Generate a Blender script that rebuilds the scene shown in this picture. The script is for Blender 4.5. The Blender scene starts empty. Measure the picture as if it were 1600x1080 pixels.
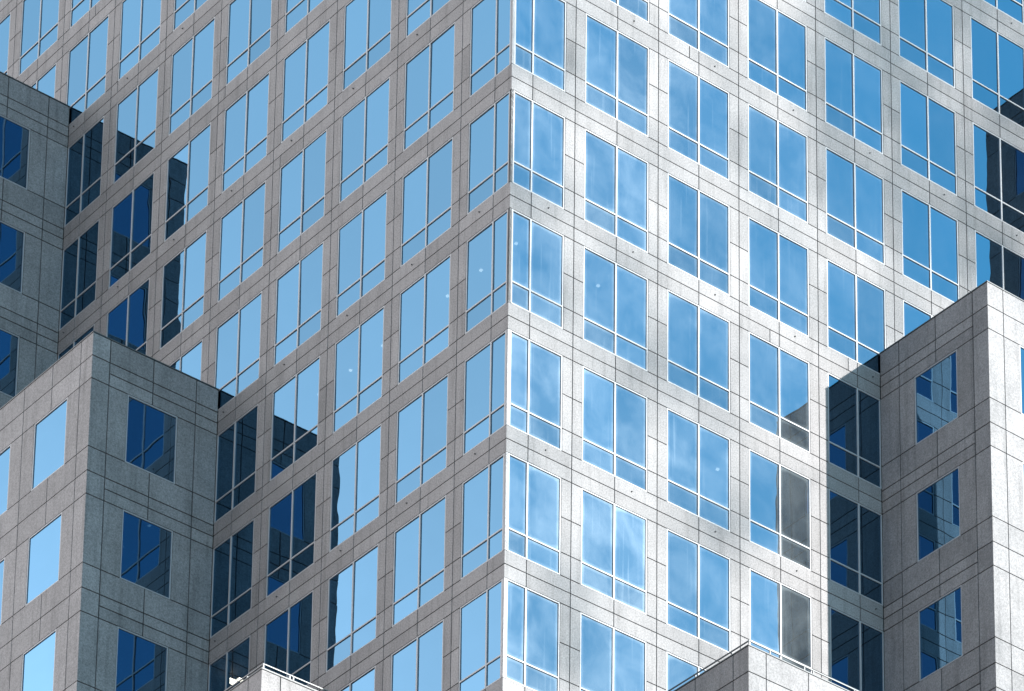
import bpy, math, random
from mathutils import Vector, Matrix, noise
random.seed(11)
S = bpy.context.scene
COL = S.collection

# ---------------------------------------------------------------- camera
cam = bpy.data.cameras.new('camera')
cam.sensor_width = 36.0
cam.lens = 7197.55 / 1600 * 36
cam.shift_x = 0.0
cam.shift_y = 2252.54 / 1600
cam.clip_start = 1.0
cam.clip_end = 6000
camo = bpy.data.objects.new('camera', cam)
COL.objects.link(camo)
RT = (0.77977954, -0.62592885, 0.01252758)
DN = (0.20073482, 0.23102058, -0.95201629)
FW = (0.59300033, 0.74487755, 0.30579084)
CP = (-68.27312, -86.80175, -90.40767)
camo.matrix_world = Matrix(((RT[0], -DN[0], -FW[0], CP[0]), (RT[1], -DN[1], -FW[1], CP[1]),
                            (RT[2], -DN[2], -FW[2], CP[2]), (0, 0, 0, 1)))
S.camera = camo

# ---------------------------------------------------------------- light
SUN = Vector((2.25, -4.62, 2.25)).normalized()          # towards the light
SUN_EL = math.asin(SUN.z)
SUN_AZ = math.atan2(SUN.x, SUN.y)                        # clockwise from +Y
sl = bpy.data.lights.new('sun', 'SUN')
sl.energy = 4.75
sl.angle = math.radians(0.55)
sl.color = (1.0, 0.965, 0.915)
so = bpy.data.objects.new('sun', sl)
COL.objects.link(so)
so.rotation_euler = (-SUN).to_track_quat('-Z', 'Y').to_euler()
so.location = SUN * 200

W = bpy.data.worlds.new('World')
S.world = W
W.use_nodes = True
nt = W.node_tree
nt.nodes.clear()
def N(tree, typ, **kw):
    n = tree.nodes.new(typ)
    for k, v in kw.items():
        setattr(n, k, v)
    return n
out = N(nt, 'ShaderNodeOutputWorld')
bg = N(nt, 'ShaderNodeBackground')
bg.inputs['Strength'].default_value = 0.1
sky = N(nt, 'ShaderNodeTexSky', sky_type='NISHITA', sun_disc=False, sun_elevation=SUN_EL,
        sun_rotation=SUN_AZ, air_density=1.0, dust_density=0.3, ozone_density=1.5)
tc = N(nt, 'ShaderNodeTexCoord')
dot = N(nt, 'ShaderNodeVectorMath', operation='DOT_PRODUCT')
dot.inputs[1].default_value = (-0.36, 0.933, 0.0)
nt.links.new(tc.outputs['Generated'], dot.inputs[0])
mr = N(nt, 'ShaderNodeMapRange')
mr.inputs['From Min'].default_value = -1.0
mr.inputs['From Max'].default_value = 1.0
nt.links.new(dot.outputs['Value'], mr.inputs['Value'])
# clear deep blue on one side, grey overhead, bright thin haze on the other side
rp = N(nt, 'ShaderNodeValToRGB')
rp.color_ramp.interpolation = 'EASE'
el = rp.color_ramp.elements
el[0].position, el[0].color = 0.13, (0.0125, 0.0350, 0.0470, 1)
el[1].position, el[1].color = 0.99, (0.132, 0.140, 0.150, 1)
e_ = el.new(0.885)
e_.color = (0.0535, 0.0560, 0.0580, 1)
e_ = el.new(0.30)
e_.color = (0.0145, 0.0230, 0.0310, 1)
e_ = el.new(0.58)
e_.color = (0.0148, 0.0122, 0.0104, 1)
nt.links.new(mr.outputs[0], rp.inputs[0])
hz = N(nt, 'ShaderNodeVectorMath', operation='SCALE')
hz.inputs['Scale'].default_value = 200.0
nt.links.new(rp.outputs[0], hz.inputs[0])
# wisps of thin cloud
mp = N(nt, 'ShaderNodeMapping')
mp.inputs['Scale'].default_value = (1.0, 1.0, 2.2)
nt.links.new(tc.outputs['Generated'], mp.inputs['Vector'])
cn = N(nt, 'ShaderNodeTexNoise')
cn.inputs['Scale'].default_value = 9.0
cn.inputs['Detail'].default_value = 5.0
cn.inputs['Roughness'].default_value = 0.6
cn.inputs['Distortion'].default_value = 0.6
nt.links.new(mp.outputs[0], cn.inputs['Vector'])
cr = N(nt, 'ShaderNodeMapRange')
cr.inputs['From Min'].default_value = 0.45
cr.inputs['From Max'].default_value = 0.85
cr.inputs['To Max'].default_value = 0.08
nt.links.new(cn.outputs['Fac'], cr.inputs['Value'])
cl = N(nt, 'ShaderNodeMix', data_type='RGBA')
nt.links.new(cr.outputs[0], cl.inputs[0])
sx = N(nt, 'ShaderNodeSeparateXYZ')                      # deeper blue higher up, milkier toward the horizon
nt.links.new(tc.outputs['Generated'], sx.inputs[0])
zr = N(nt, 'ShaderNodeMapRange')
zr.inputs['From Min'].default_value = 0.48
zr.inputs['From Max'].default_value = 0.68
nt.links.new(sx.outputs['Z'], zr.inputs['Value'])
zg = N(nt, 'ShaderNodeMix', data_type='RGBA')
zg.inputs[6].default_value = (1.16, 1.06, 1.02, 1)
zg.inputs[7].default_value = (0.84, 0.93, 0.97, 1)
nt.links.new(zr.outputs[0], zg.inputs[0])
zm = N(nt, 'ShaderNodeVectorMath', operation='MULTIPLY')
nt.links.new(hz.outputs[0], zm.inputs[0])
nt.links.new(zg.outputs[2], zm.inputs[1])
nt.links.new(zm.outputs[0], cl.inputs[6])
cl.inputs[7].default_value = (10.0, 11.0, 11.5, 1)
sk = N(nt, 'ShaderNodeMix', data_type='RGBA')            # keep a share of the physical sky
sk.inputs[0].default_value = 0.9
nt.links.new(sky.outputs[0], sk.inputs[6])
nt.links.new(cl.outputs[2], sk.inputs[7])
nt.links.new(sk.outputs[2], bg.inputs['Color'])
nt.links.new(bg.outputs[0], out.inputs[0])

S.view_settings.view_transform = 'Standard'
S.view_settings.look = 'None'
S.view_settings.exposure = 1.0
S.view_settings.gamma = 1.0
S.render.resolution_x = 1024
S.render.resolution_y = 691
S.render.engine = 'CYCLES'
S.cycles.max_bounces = 10
S.cycles.transparent_max_bounces = 8
S.cycles.sample_clamp_indirect = 6.0

# ---------------------------------------------------------------- materials
def mat(name):
    m = bpy.data.materials.new(name)
    m.use_nodes = True
    t = m.node_tree
    t.nodes.clear()
    o = N(t, 'ShaderNodeOutputMaterial')
    return m, t, o

def granite():
    m, t, o = mat('granite_cladding')
    L = t.links.new
    p = N(t, 'ShaderNodeBsdfPrincipled')
    L(p.outputs[0], o.inputs[0])
    geo = N(t, 'ShaderNodeNewGeometry')
    at = N(t, 'ShaderNodeAttribute', attribute_name='tone')
    at.attribute_type = 'GEOMETRY'
    sp = N(t, 'ShaderNodeTexNoise')
    sp.inputs['Scale'].default_value = 20.0
    sp.inputs['Detail'].default_value = 3.0
    sp.inputs['Roughness'].default_value = 0.8
    L(geo.outputs['Position'], sp.inputs['Vector'])
    spr = N(t, 'ShaderNodeMapRange')
    spr.inputs['From Min'].default_value = 0.3
    spr.inputs['From Max'].default_value = 0.7
    spr.inputs['To Min'].default_value = 0.62
    spr.inputs['To Max'].default_value = 1.38
    L(sp.outputs['Fac'], spr.inputs['Value'])
    bl = N(t, 'ShaderNodeTexNoise')
    bl.inputs['Scale'].default_value = 1.3
    bl.inputs['Detail'].default_value = 4.0
    L(geo.outputs['Position'], bl.inputs['Vector'])
    blr = N(t, 'ShaderNodeMapRange')
    blr.inputs['From Min'].default_value = 0.3
    blr.inputs['From Max'].default_value = 0.7
    blr.inputs['To Min'].default_value = 0.90
    blr.inputs['To Max'].default_value = 1.08
    L(bl.outputs['Fac'], blr.inputs['Value'])
    # rain streaks
    mpn = N(t, 'ShaderNodeMapping')
    mpn.inputs['Scale'].default_value = (5.0, 5.0, 0.35)
    L(geo.outputs['Position'], mpn.inputs['Vector'])
    st = N(t, 'ShaderNodeTexNoise')
    st.inputs['Scale'].default_value = 1.0
    st.inputs['Detail'].default_value = 4.0
    L(mpn.outputs[0], st.inputs['Vector'])
    srr = N(t, 'ShaderNodeMapRange')
    srr.inputs['From Min'].default_value = 0.52
    srr.inputs['From Max'].default_value = 0.78
    srr.inputs['To Min'].default_value = 1.0
    srr.inputs['To Max'].default_value = 0.70
    L(st.outputs['Fac'], srr.inputs['Value'])
    a = N(t, 'ShaderNodeMath', operation='MULTIPLY')
    b = N(t, 'ShaderNodeMath', operation='MULTIPLY')
    c = N(t, 'ShaderNodeMath', operation='MULTIPLY')
    L(spr.outputs[0], a.inputs[0]); L(blr.outputs[0], a.inputs[1])
    L(a.outputs[0], b.inputs[0]); L(srr.outputs[0], b.inputs[1])
    L(b.outputs[0], c.inputs[0]); L(at.outputs['Fac'], c.inputs[1])
    mx = N(t, 'ShaderNodeVectorMath', operation='SCALE')
    mx.inputs[0].default_value = STONE
    L(c.outputs[0], mx.inputs['Scale'])
    L(mx.outputs[0], p.inputs['Base Color'])
    p.inputs['Roughness'].default_value = 0.62
    p.inputs['Specular IOR Level'].default_value = 0.3
    bp = N(t, 'ShaderNodeBump')
    bp.inputs['Strength'].default_value = 0.15
    bp.inputs['Distance'].default_value = 0.004
    L(sp.outputs['Fac'], bp.inputs['Height'])
    L(bp.outputs[0], p.inputs['Normal'])
    return m
STONE = (0.262, 0.248, 0.250)

def plain(name, color, rough=0.6, metal=0.0, noise=0.12, scale=6.0):
    m, t, o = mat(name)
    L = t.links.new
    p = N(t, 'ShaderNodeBsdfPrincipled')
    L(p.outputs[0], o.inputs[0])
    geo = N(t, 'ShaderNodeNewGeometry')
    n = N(t, 'ShaderNodeTexNoise')
    n.inputs['Scale'].default_value = scale
    n.inputs['Detail'].default_value = 4.0
    L(geo.outputs['Position'], n.inputs['Vector'])
    r = N(t, 'ShaderNodeMapRange')
    r.inputs['From Min'].default_value = 0.3
    r.inputs['From Max'].default_value = 0.7
    r.inputs['To Min'].default_value = 1 - noise
    r.inputs['To Max'].default_value = 1 + noise
    L(n.outputs['Fac'], r.inputs['Value'])
    s = N(t, 'ShaderNodeVectorMath', operation='SCALE')
    s.inputs[0].default_value = color
    L(r.outputs[0], s.inputs['Scale'])
    L(s.outputs[0], p.inputs['Base Color'])
    p.inputs['Roughness'].default_value = rough
    p.inputs['Metallic'].default_value = metal
    return m

def glass():
    m, t, o = mat('coated_glass')
    L = t.links.new
    tcn = N(t, 'ShaderNodeTexCoord')
    oi = N(t, 'ShaderNodeObjectInfo')
    off = N(t, 'ShaderNodeMath', operation='MULTIPLY')
    off.inputs[1].default_value = 173.0
    L(oi.outputs['Random'], off.inputs[0])
    add = N(t, 'ShaderNodeVectorMath', operation='ADD')
    geo = N(t, 'ShaderNodeNewGeometry')
    L(geo.outputs['Position'], add.inputs[0])
    L(off.outputs[0], add.inputs[1])
    # slow roller-wave distortion of the sheet
    wv = N(t, 'ShaderNodeTexNoise')
    wv.inputs['Scale'].default_value = 0.75
    wv.inputs['Detail'].default_value = 1.0
    L(add.outputs[0], wv.inputs['Vector'])
    bp = N(t, 'ShaderNodeBump')
    bp.inputs['Strength'].default_value = 1.0
    bp.inputs['Distance'].default_value = 0.0055
    L(wv.outputs['Fac'], bp.inputs['Height'])
    g = N(t, 'ShaderNodeBsdfGlossy')
    g.inputs['Roughness'].default_value = 0.0
    at = N(t, 'ShaderNodeAttribute', attribute_name='tone')
    at.attribute_type = 'GEOMETRY'
    tint = N(t, 'ShaderNodeVectorMath', operation='SCALE')
    tint.inputs[0].default_value = GLASS
    L(at.outputs['Fac'], tint.inputs['Scale'])
    L(tint.outputs[0], g.inputs['Color'])
    L(bp.outputs[0], g.inputs['Normal'])
    tr = N(t, 'ShaderNodeBsdfTransparent')
    tr.inputs['Color'].default_value = (0.5, 0.6, 0.62, 1)
    m1 = N(t, 'ShaderNodeMixShader')
    m1.inputs[0].default_value = 0.10
    L(g.outputs[0], m1.inputs[1])
    L(tr.outputs[0], m1.inputs[2])
    # dust and wiping marks lying on the outside
    mpn = N(t, 'ShaderNodeMapping')
    mpn.inputs['Scale'].default_value = (1.0, 1.0, 0.9)
    L(add.outputs[0], mpn.inputs['Vector'])
    n1 = N(t, 'ShaderNodeTexNoise')
    n1.inputs['Scale'].default_value = 0.8
    n1.inputs['Detail'].default_value = 7.0
    n1.inputs['Roughness'].default_value = 0.6
    n1.inputs['Distortion'].default_value = 0.35
    L(mpn.outputs[0], n1.inputs['Vector'])
    r1 = N(t, 'ShaderNodeMapRange')
    r1.inputs['From Min'].default_value = 0.37
    r1.inputs['From Max'].default_value = 0.68
    r1.inputs['To Min'].default_value = 0.007
    r1.inputs['To Max'].default_value = 0.0195
    L(n1.outputs['Fac'], r1.inputs['Value'])
    mp2 = N(t, 'ShaderNodeMapping')
    mp2.inputs['Scale'].default_value = (9.0, 9.0, 0.30)
    L(add.outputs[0], mp2.inputs['Vector'])
    n2 = N(t, 'ShaderNodeTexNoise')
    n2.inputs['Scale'].default_value = 1.0
    n2.inputs['Detail'].default_value = 3.0
    L(mp2.outputs[0], n2.inputs['Vector'])
    r2 = N(t, 'ShaderNodeMapRange')
    r2.inputs['From Min'].default_value = 0.62
    r2.inputs['From Max'].default_value = 0.8
    r2.inputs['To Max'].default_value = 0.012
    L(n2.outputs['Fac'], r2.inputs['Value'])
    # glare beside the frames, put in as stronger haze along pane edges
    ea = N(t, 'ShaderNodeAttribute', attribute_name='edge')
    ea.attribute_type = 'GEOMETRY'
    er = N(t, 'ShaderNodeMapRange')
    er.inputs['From Min'].default_value = 0.72
    er.inputs['From Max'].default_value = 1.0
    er.inputs['To Max'].default_value = 1.5
    L(ea.outputs['Fac'], er.inputs['Value'])
    em = N(t, 'ShaderNodeMath', operation='MULTIPLY')
    L(er.outputs[0], em.inputs[0]); L(r1.outputs[0], em.inputs[1])
    s1 = N(t, 'ShaderNodeMath', operation='ADD')
    s2 = N(t, 'ShaderNodeMath', operation='ADD')
    L(r1.outputs[0], s1.inputs[0]); L(r2.outputs[0], s1.inputs[1])
    L(s1.outputs[0], s2.inputs[0]); L(em.outputs[0], s2.inputs[1])
    # each window's dust is scaled by its pane's object colour
    s3 = N(t, 'ShaderNodeMath', operation='MULTIPLY')
    L(s2.outputs[0], s3.inputs[0]); L(oi.outputs['Color'], s3.inputs[1])
    df = N(t, 'ShaderNodeBsdfGlossy')
    df.inputs['Color'].default_value = (0.74, 0.86, 0.92, 1)
    df.inputs['Roughness'].default_value = 0.46
    m2 = N(t, 'ShaderNodeMixShader')
    L(s3.outputs[0], m2.inputs[0])
    L(m1.outputs[0], m2.inputs[1])
    L(df.outputs[0], m2.inputs[2])
    L(m2.outputs[0], o.inputs[0])
    return m
GLASS = (0.112, 0.236, 0.362)

def lamp_mat(name, color, power):
    m, t, o = mat(name)
    e = N(t, 'ShaderNodeEmission')
    e.inputs['Color'].default_value = (*color, 1)
    e.inputs['Strength'].default_value = power
    t.links.new(e.outputs[0], o.inputs[0])
    return m

M_ST = granite()
M_JT = plain('joint_sealant', (0.022, 0.025, 0.028), 0.8)
M_AL = plain('aluminium_frame', (0.40, 0.395, 0.41), 0.42, 0.0, 0.05)
M_CP = plain('coping_metal', (0.10, 0.105, 0.11), 0.5, 0.3)
M_GL = glass()
M_IN = plain('dark_interior', (0.045, 0.048, 0.05), 0.9)
M_CE = plain('ceiling_board', (0.05, 0.05, 0.05), 0.9)
M_GR = plain('paving', (0.20, 0.19, 0.18), 0.9, 0.0, 0.2, 0.05)
M_RL = plain('rail_steel', (0.13, 0.135, 0.14), 0.4, 0.3)
M_AN = plain('anchor_steel', (0.11, 0.11, 0.112), 0.5, 0.2)
M_RF = plain('roof_gravel', (0.22, 0.21, 0.20), 0.95, 0.0, 0.2, 3.0)
M_PUFF = plain('dapple_puff_white', (0.9, 0.9, 0.9), 1.0)  # for the added out-of-view puffs that break up the sun
M_LW = lamp_mat('lamp_warm', (1.0, 0.80, 0.66), 18.0)
M_LD = lamp_mat('lamp_small', (1.0, 0.97, 0.92), 2.4)

# ---------------------------------------------------------------- mesh helpers
class MB:
    def __init__(s):
        s.v, s.f, s.m, s.t = [], [], [], []
        s.e = None
    def quad(s, pts, mi=0, tone=1.0, out=None):
        a, b, c = Vector(pts[0]), Vector(pts[1]), Vector(pts[2])
        if out is not None and (b - a).cross(c - a).dot(out) < 0:
            pts = list(pts)[::-1]
        i = len(s.v)
        s.v += [tuple(p) for p in pts]
        s.f.append(tuple(range(i, i + len(pts))))
        s.m.append(mi)
        s.t.append(tone)
    def box(s, a, b, mi=0, tone=1.0, skip=()):
        x0, x1 = sorted((a[0], b[0])); y0, y1 = sorted((a[1], b[1])); z0, z1 = sorted((a[2], b[2]))
        F = {'-x': ([(x0,y0,z0),(x0,y1,z0),(x0,y1,z1),(x0,y0,z1)], (-1,0,0)),
             '+x': ([(x1,y0,z0),(x1,y1,z0),(x1,y1,z1),(x1,y0,z1)], (1,0,0)),
             '-y': ([(x0,y0,z0),(x1,y0,z0),(x1,y0,z1),(x0,y0,z1)], (0,-1,0)),
             '+y': ([(x0,y1,z0),(x1,y1,z0),(x1,y1,z1),(x0,y1,z1)], (0,1,0)),
             '-z': ([(x0,y0,z0),(x1,y0,z0),(x1,y1,z0),(x0,y1,z0)], (0,0,-1)),
             '+z': ([(x0,y0,z1),(x1,y0,z1),(x1,y1,z1),(x0,y1,z1)], (0,0,1))}
        for k, (p, n) in F.items():
            if k not in skip:
                s.quad(p, mi, tone, Vector(n))
    def mesh(s, name, mats):
        me = bpy.data.meshes.new(name)
        me.from_pydata(s.v, [], s.f)
        for m in mats:
            me.materials.append(m)
        me.polygons.foreach_set('material_index', s.m)
        at = me.attributes.new('tone', 'FLOAT', 'FACE')
        at.data.foreach_set('value', s.t)
        if s.e is not None:
            ae = me.attributes.new('edge', 'FLOAT', 'POINT')
            ae.data.foreach_set('value', s.e)
        me.update()
        return me
def link(name, data, parent=None, loc=None, rz=0.0):
    o = bpy.data.objects.new(name, data)
    COL.objects.link(o)
    if parent is not None:
        o.parent = parent
    if loc is not None:
        o.location = loc
    o.rotation_euler = (0, 0, rz)
    return o

class Face:
    """A vertical facade plane: u along it, d outwards, z up."""
    def __init__(s, O, U, Nn):
        s.O, s.U, s.N = Vector(O), Vector(U), Vector(Nn)
    def p(s, u, z, d=0.0):
        return s.O + s.U * u + s.N * d + Vector((0, 0, z))

GAP = 0.0155
TH = 0.032
def panel(mb, F, u0, u1, z0, z1, tone, m0=False, m1=False, GAP=GAP):
    """One stone slab with open joints around it; m0 / m1 mitre it at a convex corner."""
    if u1 - u0 < 0.03 or z1 - z0 < 0.03:
        return
    mb.quad([F.p(u0, z0, -TH + .004), F.p(u1, z0, -TH + .004), F.p(u1, z1, -TH + .004), F.p(u0, z1, -TH + .004)], 1, 1.0, F.N)
    a0 = u0 if m0 else u0 + GAP
    a1 = u1 if m1 else u1 - GAP
    b0 = u0 + TH if m0 else a0
    b1 = u1 - TH if m1 else a1
    c0, c1 = z0 + GAP, z1 - GAP
    f = [F.p(a0, c0), F.p(a1, c0), F.p(a1, c1), F.p(a0, c1)]
    k = [F.p(b0, c0, -TH), F.p(b1, c0, -TH), F.p(b1, c1, -TH), F.p(b0, c1, -TH)]
    mb.quad(f, 0, tone, F.N)
    ctr = F.p((a0 + a1) / 2, (c0 + c1) / 2, -TH)
    for i in range(4):
        j = (i + 1) % 4
        q = [f[i], f[j], k[j], k[i]]
        mb.quad(q, 0, tone, (f[i] + f[j]) / 2 - ctr)
def tone():
    return random.gauss(1.0, 0.06)

# ---------------------------------------------------------------- dimensions
FL = 4.0            # storey
BAY = 3.152
W0, WW, WH = 2.72, 2.411, 3.117     # first full window, its width and height (main faces)
TRN = 0.763         # transom height from the head
STEP = (4.86, 14.32, 23.78)         # where the stepped wings start
STOP = (-22.4, -6.4, 9.6)           # their parapets
DP = 4.62           # how far the wings stand out
XE = 42.70          # where the next step begins
R0, R1 = -9, 22     # storeys (row k has its window head at -4k)
GZ = -92.0

# ---------------------------------------------------------------- the tower
tower = bpy.data.objects.new('office_tower', None)
COL.objects.link(tower)
tower.empty_display_size = 2
tower.location = (0, 0, GZ)
tower['label'] = 'pale granite office tower with a grid of blue mirrored windows and lower stepped wings'
tower['category'] = 'building'
INV = Vector((0, 0, -GZ))
def part(name, me, parent=None, loc=(0, 0, 0), rz=0.0):
    if parent is None:
        return link(name, me, tower, Vector(loc) + INV, rz)
    return link(name, me, parent, loc, rz)

def visible_limit(z):
    """How far the main face runs before it meets a wing, at height z."""
    for s, t in zip(STEP, STOP):
        if z < t - 0.02:
            return s
    return XE
LF = Face((0, 0, 0), (0, 1, 0), (-1, 0, 0))
RF = Face((0, 0, 0), (1, 0, 0), (0, -1, 0))

def main_wall(F):
    mb = MB()
    for k in range(R0, R1 + 1):
        head = -FL * k
        sill = head - WH
        # band above this row's head
        b0, bm, b1 = head, head + (FL - WH) / 2, head + (FL - WH)
        for z0, z1 in ((b0, bm), (bm, b1)):
            # height the band can be cut by a wing parapet: use the middle of the strip
            lim = visible_limit((z0 + z1) / 2)
            u, first = 0.0, True
            us = [0.0]
            for j in range(-1, 14):
                w = W0 + BAY * j
                us += [w + WW / 2, w + WW + (BAY - WW) / 2]
            us = sorted(x for x in us if 0 <= x < lim - .05) + [lim]
            for a, b in zip(us[:-1], us[1:]):
                if random.random() < 0.04 and b - a > 1.2 and a > 0.01:
                    c = b - 0.37
                    panel(mb, F, a, c, z0, z1, tone(), a == 0)
                    panel(mb, F, c, b, z0, z1, tone())
                else:
                    panel(mb, F, a, b, z0, z1, tone(), a == 0)
        # piers between the windows
        zs = [head, head - 0.40 * WH, head - TRN * WH, sill]
        for j in range(-1, 14):
            e = W0 + BAY * j + WW
            c = e + (BAY - WW) / 2
            e2 = e + (BAY - WW)
            for z1, z0 in zip(zs[:-1], zs[1:]):
                lim = visible_limit((z0 + z1) / 2)
                for a, b in ((e, c), (c, e2)):
                    if a >= lim - 0.05:
                        continue
                    panel(mb, F, a, min(b, lim), z0, z1, tone())
    return mb

me = main_wall(LF).mesh('facade_wall', [M_ST, M_JT])
wl = part('facade_wall', me)
wl['label'] = 'granite window grid of the left face, in open shade'
me = main_wall(RF).mesh('facade_wall', [M_ST, M_JT])
wr = part('facade_wall', me)
wr['label'] = 'granite window grid of the right face, in dappled sunlight'

# ---- wings
def wing(side, i):
    """One stepped wing: its outer face and the short return face toward the tower corner."""
    mb = MB()
    s, top = STEP[i], STOP[i]
    end = STEP[i + 1] if i + 1 < len(STEP) else XE
    if side == 'L':
        FO = Face((-DP, 0, 0), (0, 1, 0), (-1, 0, 0))
        FI = Face((-DP, s, 0), (1, 0, 0), (0, -1, 0))
    else:
        FO = Face((0, -DP, 0), (1, 0, 0), (0, -1, 0))
        FI = Face((s, -DP, 0), (0, 1, 0), (-1, 0, 0))
    wins = []
    k0 = int(round(-(top - 1.6) / FL))
    for k in range(k0, R1 + 1):
        head = -FL * k
        sill = head - 2.36
        j1 = head + 0.80
        upper = top if k == k0 else head + FL - 2.36
        # outer face
        cols = [s, s + 0.64]
        wn = []
        for j in range(6 if end - s > 12 else 3):
            a = s + 1.29 + 3.152 * j
            wn.append((a, a + 1.82))
        for z0, z1 in ((j1, upper), (head, j1)):
            us = [s, s + 0.64]
            for j, (a, b) in enumerate(wn):
                us += [(a + b) / 2, b + 0.666]
            us = [x for x in us if x < end - 0.05] + [end]
            for a, b in zip(us[:-1], us[1:]):
                panel(mb, FO, a, b, z0, z1, tone(), a == s)
        pe = [s, s + 0.64]
        for a, b in wn:
            pe += [a, None, b, b + .666]
        pe[-1] = end
        for a, b in zip(pe[:-1], pe[1:]):
            if a is None or b is None:
                continue
            panel(mb, FO, a, b, sill, head, tone(), a == s)
        for a, b in wn:
            wins.append((FO, a, b, sill, head))
        # return face
        for z0, z1, full in ((j1, upper, True), (head + 0.42, j1, False), (head, head + 0.42, False)):
            for a, b in ((0.64, 2.22), (2.22, 3.80), (3.80, DP)):
                panel(mb, FI, a, b, z0, z1, tone(), GAP=.019)
        panel(mb, FI, 0, 0.64, j1, upper, tone(), True, GAP=.019)
        panel(mb, FI, 0, 0.64, head, j1, tone(), True, GAP=.019)
        for a, b in ((0, 0.64), (0.64, 1.33), (3.15, 3.80), (3.80, DP)):
            panel(mb, FI, a, b, sill, head, tone(), a == 0, GAP=.017)
        wins.append((FI, 1.33, 3.15, sill, head))
    # roof behind the parapet
    x0, x1, y0, y1 = (-DP + .04, -.001, s + .04, end - .001) if side == 'L' else (s + .04, end - .001, -DP + .04, -.001)
    mb.box((x0, y0, top - 0.9), (x1, y1, top - 0.5), 2, 1.0, ('-z',))
    # inner faces of the parapet
    t = 0.28
    if side == 'L':
        mb.box((-DP + .034, s + .034, top - 1.2), (-DP + t, end - .002, top - .004), 3)
        mb.box((-DP + t + .002, s + .034, top - 1.2), (-.002, s + t, top - .004), 3)
    else:
        mb.box((s + .034, -DP + .034, top - 1.2), (end - .002, -DP + t, top - .004), 3)
        mb.box((s + .034, -DP + t + .002, top - 1.2), (s + t, -.002, top - .004), 3)
    me = mb.mesh('wing_wall', [M_ST, M_JT, M_RF, M_JT])
    o = part('wing_wall', me)
    cp = MB()
    e = 0.014
    if side == 'L':
        cp.box((-DP - e, s - e, top), (-DP + t + .02, end - .004, top + .035))
        cp.box((-DP + t + .022, s - e, top), (-.004, s + t + .02, top + .035))
    else:
        cp.box((s - e, -DP - e, top), (end - .004, -DP + t + .02, top + .035))
        cp.box((s - e, -DP + t + .022, top), (s + t + .02, -.004, top + .035))
    part('coping', cp.mesh('coping', [M_CP]), o)
    return o, wins
WING = {}
wing_windows = []
wlabel = {('L', 0): 'low left wing whose corner carries a roof railing', ('L', 1): 'middle left wing with its corner in front of the tower',
          ('L', 2): 'tall far left wing cut by the frame', ('R', 0): 'low right wing whose corner carries a roof railing',
          ('R', 1): 'middle right wing with a sunlit outer face', ('R', 2): 'tall far right wing seen mirrored in the windows'}
for sd in 'LR':
    for i in range(3):
        o, wn = wing(sd, i)
        o['label'] = wlabel[(sd, i)]
        WING[(sd, i)] = o
        wing_windows += wn

# ---- what stands behind the glass: slabs, core, upper mass, back walls
mb = MB()
for k in range(R0 - 1, R1 + 1):
    z = -FL * k
    mb.box((0.10, 0.10, z + 0.01), (XE - .02, XE - .02, z + 0.80), 1)
    for i, (s, t) in enumerate(zip(STEP, STOP)):
        end = STEP[i + 1] if i < 2 else XE
        if z + 1.5 < t:
            mb.box((-DP + .10, s + .10, z + .01), (-.02, end - .02, z + 1.55), 1)
            mb.box((s + .10, -DP + .10, z + .01), (end - .02, -.02, z + 1.55), 1)
mb.box((5.5, 5.5, GZ), (XE - .1, XE - .1, 39.5), 0)
for i, (s, t) in enumerate(zip(STEP, STOP)):
    end = STEP[i + 1] if i < 2 else XE
    mb.box((-DP + 1.7, s + 1.7, GZ), (5.4, end + .1, t - 1.0), 0)
    mb.box((s + 1.7, -DP + 1.7, GZ), (end + .1, 5.4, t - 1.0), 0)
part('interior', mb.mesh('interior', [M_IN, M_CE]))
mb = MB()
mb.box((XE + .002, 0, GZ), (46, 46.1, 40), 0, 1.0)
mb.box((0, XE + .002, GZ), (XE, 46.1, 40), 0, 1.0)
mb.box((XE + .002, -DP, GZ), (46, -.002, STOP[2]), 0, 1.0)
mb.box((-DP, XE + .002, GZ), (-.002, 46.1, STOP[2]), 0, 1.0)
part('rear_mass', mb.mesh('rear_mass', [M_ST]))
mb = MB()
mb.box((-.03, -.03, 36.9), (XE, XE, 40), 0, 1.0)
part('parapet', mb.mesh('parapet', [M_ST]))

# ---- windows
GD = -0.034         # the glass lies this far behind the stone
FW_ = 0.036         # frame width
def bar(mb, x0, x1, z0, z1, d0, d1):
    mb.box((x0, d0, z0), (x1, d1, z1))
def lite(mb, x0, x1, z0, z1, tn):
    """One sheet of glass, very slightly out of true, with a fine grid for its painted edge glare."""
    tx, tz = random.gauss(0, .0022), random.gauss(0, .0022)
    cx, cz = (x0 + x1) / 2, (z0 + z1) / 2
    hw, hh = max((x1 - x0) / 2, .01), max((z1 - z0) / 2, .01)
    nx, nz = 6, 8
    base = len(mb.v)
    for j in range(nz + 1):
        for i in range(nx + 1):
            fx, fz = -1 + 2 * i / nx, -1 + 2 * j / nz
            # crowd the grid toward the edges
            fx = math.copysign(abs(fx) ** 0.6, fx); fz = math.copysign(abs(fz) ** 0.6, fz)
            x, z = cx + hw * fx, cz + hh * fz
            mb.v.append((x, GD + tx * (x - cx) + tz * (z - cz), z))
            ex = 1 - min(1, (hw - abs(x - cx)) / 0.42) ; ez = 1 - min(1, (hh - abs(z - cz)) / 0.42)
            mb.e.append(max(ex, ez))
    for j in range(nz):
        for i in range(nx):
            a = base + j * (nx + 1) + i
            mb.f.append((a + 1, a, a + nx + 1, a + nx + 2))
            mb.m.append(0)
            mb.t.append(tn)
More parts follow.
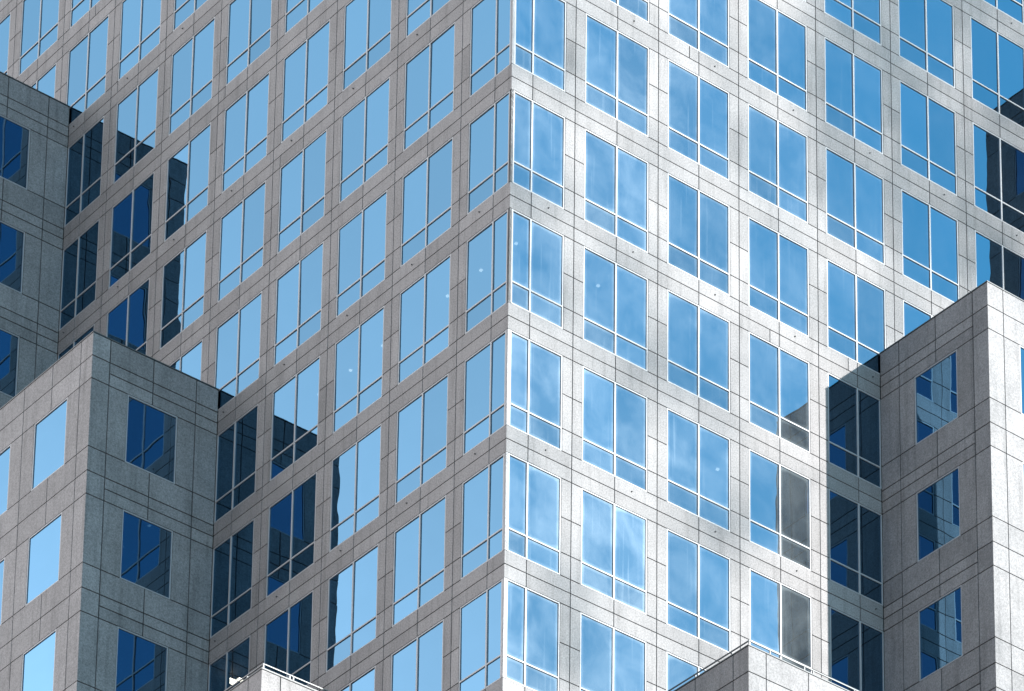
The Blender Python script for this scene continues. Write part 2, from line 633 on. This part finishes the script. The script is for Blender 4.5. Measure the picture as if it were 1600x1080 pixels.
def window_meshes(xa, xb, h, axis, transom, post=0):
    """xa..xb relative to the origin; axis = mullion x or None; transom = height of its middle or None; post: -1/+1 a corner post on that side."""
    fr = MB()
    pa = 0.085 if post == -1 else FW_
    pb = 0.085 if post == 1 else FW_
    da, db = -0.125, -0.006
    bar(fr, xa, xa + pa, 0, h, da, 0.0 if post == -1 else db)
    bar(fr, xb - pb, xb, 0, h, da, 0.0 if post == 1 else db)
    bar(fr, xa + pa, xb - pb, 0, FW_, da, db)
    bar(fr, xa + pa, xb - pb, h - FW_, h, da, db)
    mw = 0.027
    xs = [xa + pa, xb - pb]
    if axis is not None and xa + pa + .1 < axis < xb - pb - .1:
        bar(fr, axis - mw, axis + mw, FW_, h - FW_, da, -0.002)
        xs = [xa + pa, axis - mw, axis + mw, xb - pb]
    zs = [FW_, h - FW_]
    if transom is not None:
        zs = [FW_, transom - .022, transom + .022, h - FW_]
        for a, b in zip(xs[::2], xs[1::2]):
            bar(fr, a, b, transom - .022, transom + .022, da, -0.006)
    gl = MB(); gl.e = []
    for a, b in zip(xs[::2], xs[1::2]):
        for c, d in zip(zs[::2], zs[1::2]):
            tn = random.gauss(1.0, 0.04) * (1.0 if c > .1 or len(zs) == 2 else random.choice((1.0, 0.97, 0.90, 0.84)))
            lite(gl, a, b, c, d, tn)
    return fr.mesh('window_frame', [M_AL]), gl.mesh('pane', [M_GL])

def project(P):
    v = Vector(P) - Vector(CP)
    z = v.dot(Vector(FW))
    return (800 + 7197.55 * v.dot(Vector(RT)) / z, 540 + 2252.54 + 7197.55 * v.dot(Vector(DN)) / z)
def blocked(P, F):
    """True when a wing stands between the camera and the point P on the face."""
    A = Vector(CP)
    d = Vector(P) - A
    for i, (s, t) in enumerate(zip(STEP, STOP)):
        for bx in (((-DP, s, GZ), (0, XE, t)), ((s, -DP, GZ), (XE, 0, t))):
            t0, t1 = 0.0, 0.9995
            for ax in range(3):
                lo, hi = (bx[0][ax] - A[ax]) / d[ax], (bx[1][ax] - A[ax]) / d[ax]
                if lo > hi: lo, hi = hi, lo
                t0, t1 = max(t0, lo), min(t1, hi)
            if t0 < t1 - 1e-4:
                return True
    return False
def seen_area(F, ua, ub, z0, z1):
    n = 9
    c = 0
    for i in range(n):
        for j in range(n):
            P = F.p(ua + (ub - ua) * (i + .5) / n, z0 + (z1 - z0) * (j + .5) / n, 0.01)
            x, y = project(P)
            if 0 < x < 1600 and 0 < y < 1080 and not blocked(P, F):
                c += 1
    q = [project(F.p(*a)) for a in ((ua, z0), (ub, z0), (ub, z1), (ua, z1))]
    ar = abs(sum(q[i][0] * q[(i + 1) % 4][1] - q[(i + 1) % 4][0] * q[i][1] for i in range(4))) / 2
    return ar * c / (n * n)

jobs = []      # (area, kind, face, ua, ub, sill, head, axis)
for F in (LF, RF):
    for k in range(R0, R1 + 1):
        head = -FL * k
        sill = head - WH
        # a window whose upper part rises over a wing's parapet is cut by that wing
        lim_hi, lim_lo = visible_limit(head - .05), visible_limit(sill + .05)
        lim = max(lim_hi, lim_lo)
        for j in range(-1, 14):
            a = W0 + BAY * j
            b = a + WW
            ax = a + WW / 2
            a2, b2 = max(a, 0.0), min(b, lim)
            if b2 - a2 < 0.3:
                continue
            kind = 'corner_window' if j == -1 else 'window'
            jobs.append((seen_area(F, a2, b2, sill, head), kind, F, a2, b2, sill, head, ax))
for F, a, b, sill, head in wing_windows:
    jobs.append((seen_area(F, a, b, sill, head), 'wing_window', F, a, b, sill, head, None))

cache = {}
def win_for(F, a, b, h, ax, variant):
    """Local frame: origin at sill on the mullion axis (or the centre); local x runs along n x Z."""
    isL = abs(F.N.x) > .5
    c = ax if ax is not None else (a + b) / 2
    xa, xb = (a - c, b - c) if isL else (c - b, c - a)
    post = 0
    if a == 0.0 and ax is not None:
        post = -1 if isL else 1
    key = (round(xa, 3), round(xb, 3), round(h, 3), ax is None, post, variant)
    if key not in cache:
        cache[key] = window_meshes(xa, xb, h, None if ax is None else 0.0, None if ax is None else h * (1 - TRN), post)
    return cache[key], c, isL
jobs.sort(key=lambda q: -q[0])
count = {}
rest = []
for ji, (ar, kind, F, a, b, sill, head, ax) in enumerate(jobs):
    n = count.get(kind, 0)
    if ar < 60 or n >= 110:
        rest.append((F, a, b, sill, head, ax))
        continue
    count[kind] = n + 1
    (fm, pm), c, isL = win_for(F, a, b, head - sill, ax, random.randrange(7))
    w = part(kind, fm, None, F.p(c, sill), math.pi / 2 if isL else math.pi)
    pn = link('pane', pm, w)
    dirt = 0.10
    if F is RF and kind != 'wing_window':
        j = round((ax - WW / 2 - W0) / BAY)
        dirt = {-1: 1.5, 0: 1.5, 1: 1.1, 2: 1.0, 3: 0.75, 4: 0.35}.get(j, 0.12) * random.uniform(.75, 1.25)
        if j == 3 and head < STOP[1]:
            dirt = 0.12
    pn.color = (dirt, dirt, dirt, 1)
print('WINDOWS', count, 'rest', len(rest))

# windows beyond the frame, as one part
RX = {'v': [], 'f': [], 'm': [], 't': [], 'e': []}
for F, a, b, sill, head, ax in rest:
    (fm, pm), c, isL = win_for(F, a, b, head - sill, ax, 0)
    Mx = Matrix.Translation(F.p(c, sill)) @ Matrix.Rotation(math.pi / 2 if isL else math.pi, 4, 'Z')
    for src, mi in ((fm, 0), (pm, 1)):
        o0 = len(RX['v'])
        RX['v'] += [tuple(Mx @ v.co) for v in src.vertices]
        RX['e'] += [d.value for d in src.attributes['edge'].data] if 'edge' in src.attributes else [0.0] * len(src.vertices)
        for p in src.polygons:
            RX['f'].append(tuple(o0 + i for i in p.vertices))
            RX['m'].append(mi)
        RX['t'] += [d.value for d in src.attributes['tone'].data]
if RX['v']:
    mb = MB()
    mb.v, mb.f, mb.m, mb.t, mb.e = RX['v'], RX['f'], RX['m'], RX['t'], RX['e']
    o = part('windows', mb.mesh('windows', [M_AL, M_GL]))
    o['kind'] = 'stuff'
    o.color = (.3, .3, .3, 1)

# ---- cleaning anchors on every second band
def disc(name, r, d, m, seg=14):
    mb = MB()
    pts = [(r * math.cos(2 * math.pi * i / seg), r * math.sin(2 * math.pi * i / seg)) for i in range(seg)]
    mb.quad([(x, d, z) for x, z in pts], 0, 1, Vector((0, 1, 0)))
    for i in range(seg):
        (x0, z0), (x1, z1) = pts[i], pts[(i + 1) % seg]
        mb.quad([(x0, -.01, z0), (x1, -.01, z1), (x1, d, z1), (x0, d, z0)], 0, 1, Vector((x0 + x1, 0, z0 + z1)))
    r2 = r * .45
    mb.box((-r2, d, -r2), (r2, d + .03, r2), 0, 1, ('-y',))
    return mb.mesh(name, [m])
am = disc('facade_anchor', 0.026, 0.014, M_AN)
for F in (LF, RF):
    for k in range(-3, 3):
        z = -7.35 - 8 * k
        for j in range(0, 9):
            u = 1.40 + BAY * j
            P = F.p(u, z)
            x, y = project(P)
            if u < visible_limit(z) and 0 < x < 1600 and 0 < y < 1080 and not blocked(F.p(u, z, .01), F):
                part('facade_anchor', am, None, P, math.pi / 2 if abs(F.N.x) > .5 else math.pi)

# ---- ceiling lamps behind the glass
def lamp(P, sx, sy, m, name='ceiling_lamp'):
    mb = MB()
    mb.box((-sx / 2, -sy / 2, -.05), (sx / 2, sy / 2, -.008))
    part(name, mb.mesh(name, [m]), None, P)
D = 1.13
for y, zc in ((1.27, -8), (2.84, -8), (5.96, -8), (7.55, -8), (9.13, -8)):
    lamp((D, y + D * 1.30, zc), .08, .08, M_LD)
for x, zc in ((0.23, -8), (3.29, -8)):
    lamp((x + D * .80, D, zc), .08, .08, M_LD)
lamp((7.79 + 1.35 * .88, 1.35, -12), .08, .08, M_LD)
lamp((0.80, 14.26, -16.26), .26, .24, M_LW)
lamp((0.80, 13.80, -16.42), .15, .13, M_LW)

# ---------------------------------------------------------------- roof railings (things of their own on the low wings)
def railing(side, label):
    s, top = STEP[0], STOP[0] + .035
    r = bpy.data.objects.new('roof_railing', None)
    COL.objects.link(r)
    c = Vector((-DP + .16, s + .16, top)) if side == 'L' else Vector((s + .16, -DP + .16, top))
    r.location = c
    r['label'] = label
    r['category'] = 'railing'
    r['group'] = 'railings on the low wing roofs'
    def sw(x, y, z):            # local: a along the return face, b along the outer face
        return (x, y, z) if side == 'L' else (y, x, z)
    def bx(name, a, b):
        mb = MB()
        mb.box(sw(*a), sw(*b))
        link(name, mb.mesh(name, [M_RL]), r)
    H1, H2 = 0.25, 0.12
    for nm, h, t in (('top_rail', H1, .016), ('middle_rail', H2, .010)):
        bx(nm, (-t, -t, h - t), (DP - .2, t, h + t))
        bx(nm, (-t, t + .001, h - t), (t, 9.2, h + t))
    xs = [0.0, 0.90, 1.02, 2.5, 2.62, 3.9] if side == 'L' else [0.0, 0.69, 2.23, 3.8]
    ys = [0.76, 2.03, 2.36, 3.9, 5.4, 6.9, 8.4]
    for x in xs:
        bx('post', (x - .018, -.018, 0), (x + .018, .018, H1 - .03))
    for y in ys:
        bx('post', (-.018, y - .018, 0), (.018, y + .018, H1 - .03))
    return r
railing('L', 'low pale metal railing on the roof corner of the left wing, bottom left')
railing('R', 'low metal railing on the roof corner of the right wing, before sunlit windows')

# ---------------------------------------------------------------- ground
mb = MB()
mb.quad([(-3000, -3000, GZ), (3000, -3000, GZ), (3000, 3000, GZ), (-3000, 3000, GZ)], 0, 1, Vector((0, 0, 1)))
g = link('ground', mb.mesh('ground', [M_GR]))
g['kind'] = 'structure'

# ---------------------------------------------------------------- unseen puffs added between the sun and the right face to dapple it
def cover(x, z):
    def sm(a, b, v):
        t = max(0.0, min(1.0, (v - a) / (b - a)))
        return t * t * (3 - 2 * t)
    c = 0.74 * sm(10.2, 12.2, x + 0.25 * math.sin(z * 1.1)) * sm(-4.0, -1.6, z + 0.12 * (x - 12) + 0.3 * math.sin(x * 1.3))
    for cx, cz, rx, rz, k in ((0.3, -7.0, 1.7, 1.6, .42), (0.2, -3.0, 1.6, 1.5, .30), (3.9, -7.6, 1.8, 1.2, .36), (3.9, -11.9, 2.0, 1.3, .30),
                              (7.0, -11.6, 1.6, 1.2, .26), (0.9, -15.3, 1.5, 1.2, .30), (7.0, -15.7, 1.3, 1.2, .28), (2.3, -19.0, 1.4, 1.0, .26),
                              (8.5, -2.3, 1.1, 1.0, .22), (4.2, 0.4, 1.4, 1.0, .15), (12.5, -6.2, 2.2, .9, .18), (9.4, -9.0, .9, 1.0, .14), (5.6, -3.6, 1.0, 1.2, .22), (10.6, -5.0, .8, 1.6, .2),
                              (0.6, -11.2, .8, 1.4, .2), (6.2, -18.8, 1.4, 1.0, .2), (3.2, 3.6, 1.2, 1.2, .24), (11.0, -16.4, .9, 1.5, .16)):
        c = max(c, k * math.exp(-((x - cx) / rx) ** 2 - ((z - cz) / rz) ** 2) * 2.1)
    nv = 0.5 + 0.5 * noise.noise(Vector((x * .30 + z * .10, 3.7, z * .34 - x * .08))) + 0.16 * noise.noise(Vector((x * .8, 9.1, z * .8)))
    ease = 1 - 0.7 * sm(11.6, 12.6, x) * sm(-7.5, -9.0, z)
    c = max(c, 0.74 * sm(.50, .78, nv) * ease)
    return min(c, .84)
rc = random.Random(5)
verts, faces = [], []
t_ = (1 + 5 ** .5) / 2
ico = [Vector(v).normalized() for v in ((-1,t_,0),(1,t_,0),(-1,-t_,0),(1,-t_,0),(0,-1,t_),(0,1,t_),(0,-1,-t_),(0,1,-t_),(t_,0,-1),(t_,0,1),(-t_,0,-1),(-t_,0,1))]
icf = ((0,11,5),(0,5,1),(0,1,7),(0,7,10),(0,10,11),(1,5,9),(5,11,4),(11,10,2),(10,7,6),(7,1,8),(3,9,4),(3,4,2),(3,2,6),(3,6,8),(3,8,9),(4,9,5),(2,4,11),(6,2,10),(8,6,7),(9,8,1))
AX0, AX1, AZ0, AZ1, RP = -3.0, 28.0, -26.0, 16.0, 0.22
ntry = int((AX1 - AX0) * (AZ1 - AZ0) * 5.4 * 1.5)
for _ in range(ntry):
    x, z = rc.uniform(AX0, AX1), rc.uniform(AZ0, AZ1)
    if rc.random() * 1.5 > -math.log(1 - cover(x, z)):
        continue
    P = Vector((x, 0, z)) + SUN * rc.uniform(220, 244)
    i0 = len(verts)
    r = RP * rc.uniform(.7, 1.25)
    verts += [tuple(P + v * r * rc.uniform(.85, 1.15)) for v in ico]
    faces += [tuple(i0 + i for i in f) for f in icf]
cm = bpy.data.meshes.new('sun_dapple_puffs')
cm.from_pydata(verts, [], faces)
cm.materials.append(M_PUFF)
co = link('sun_dapple_puffs', cm)
co['kind'] = 'structure'
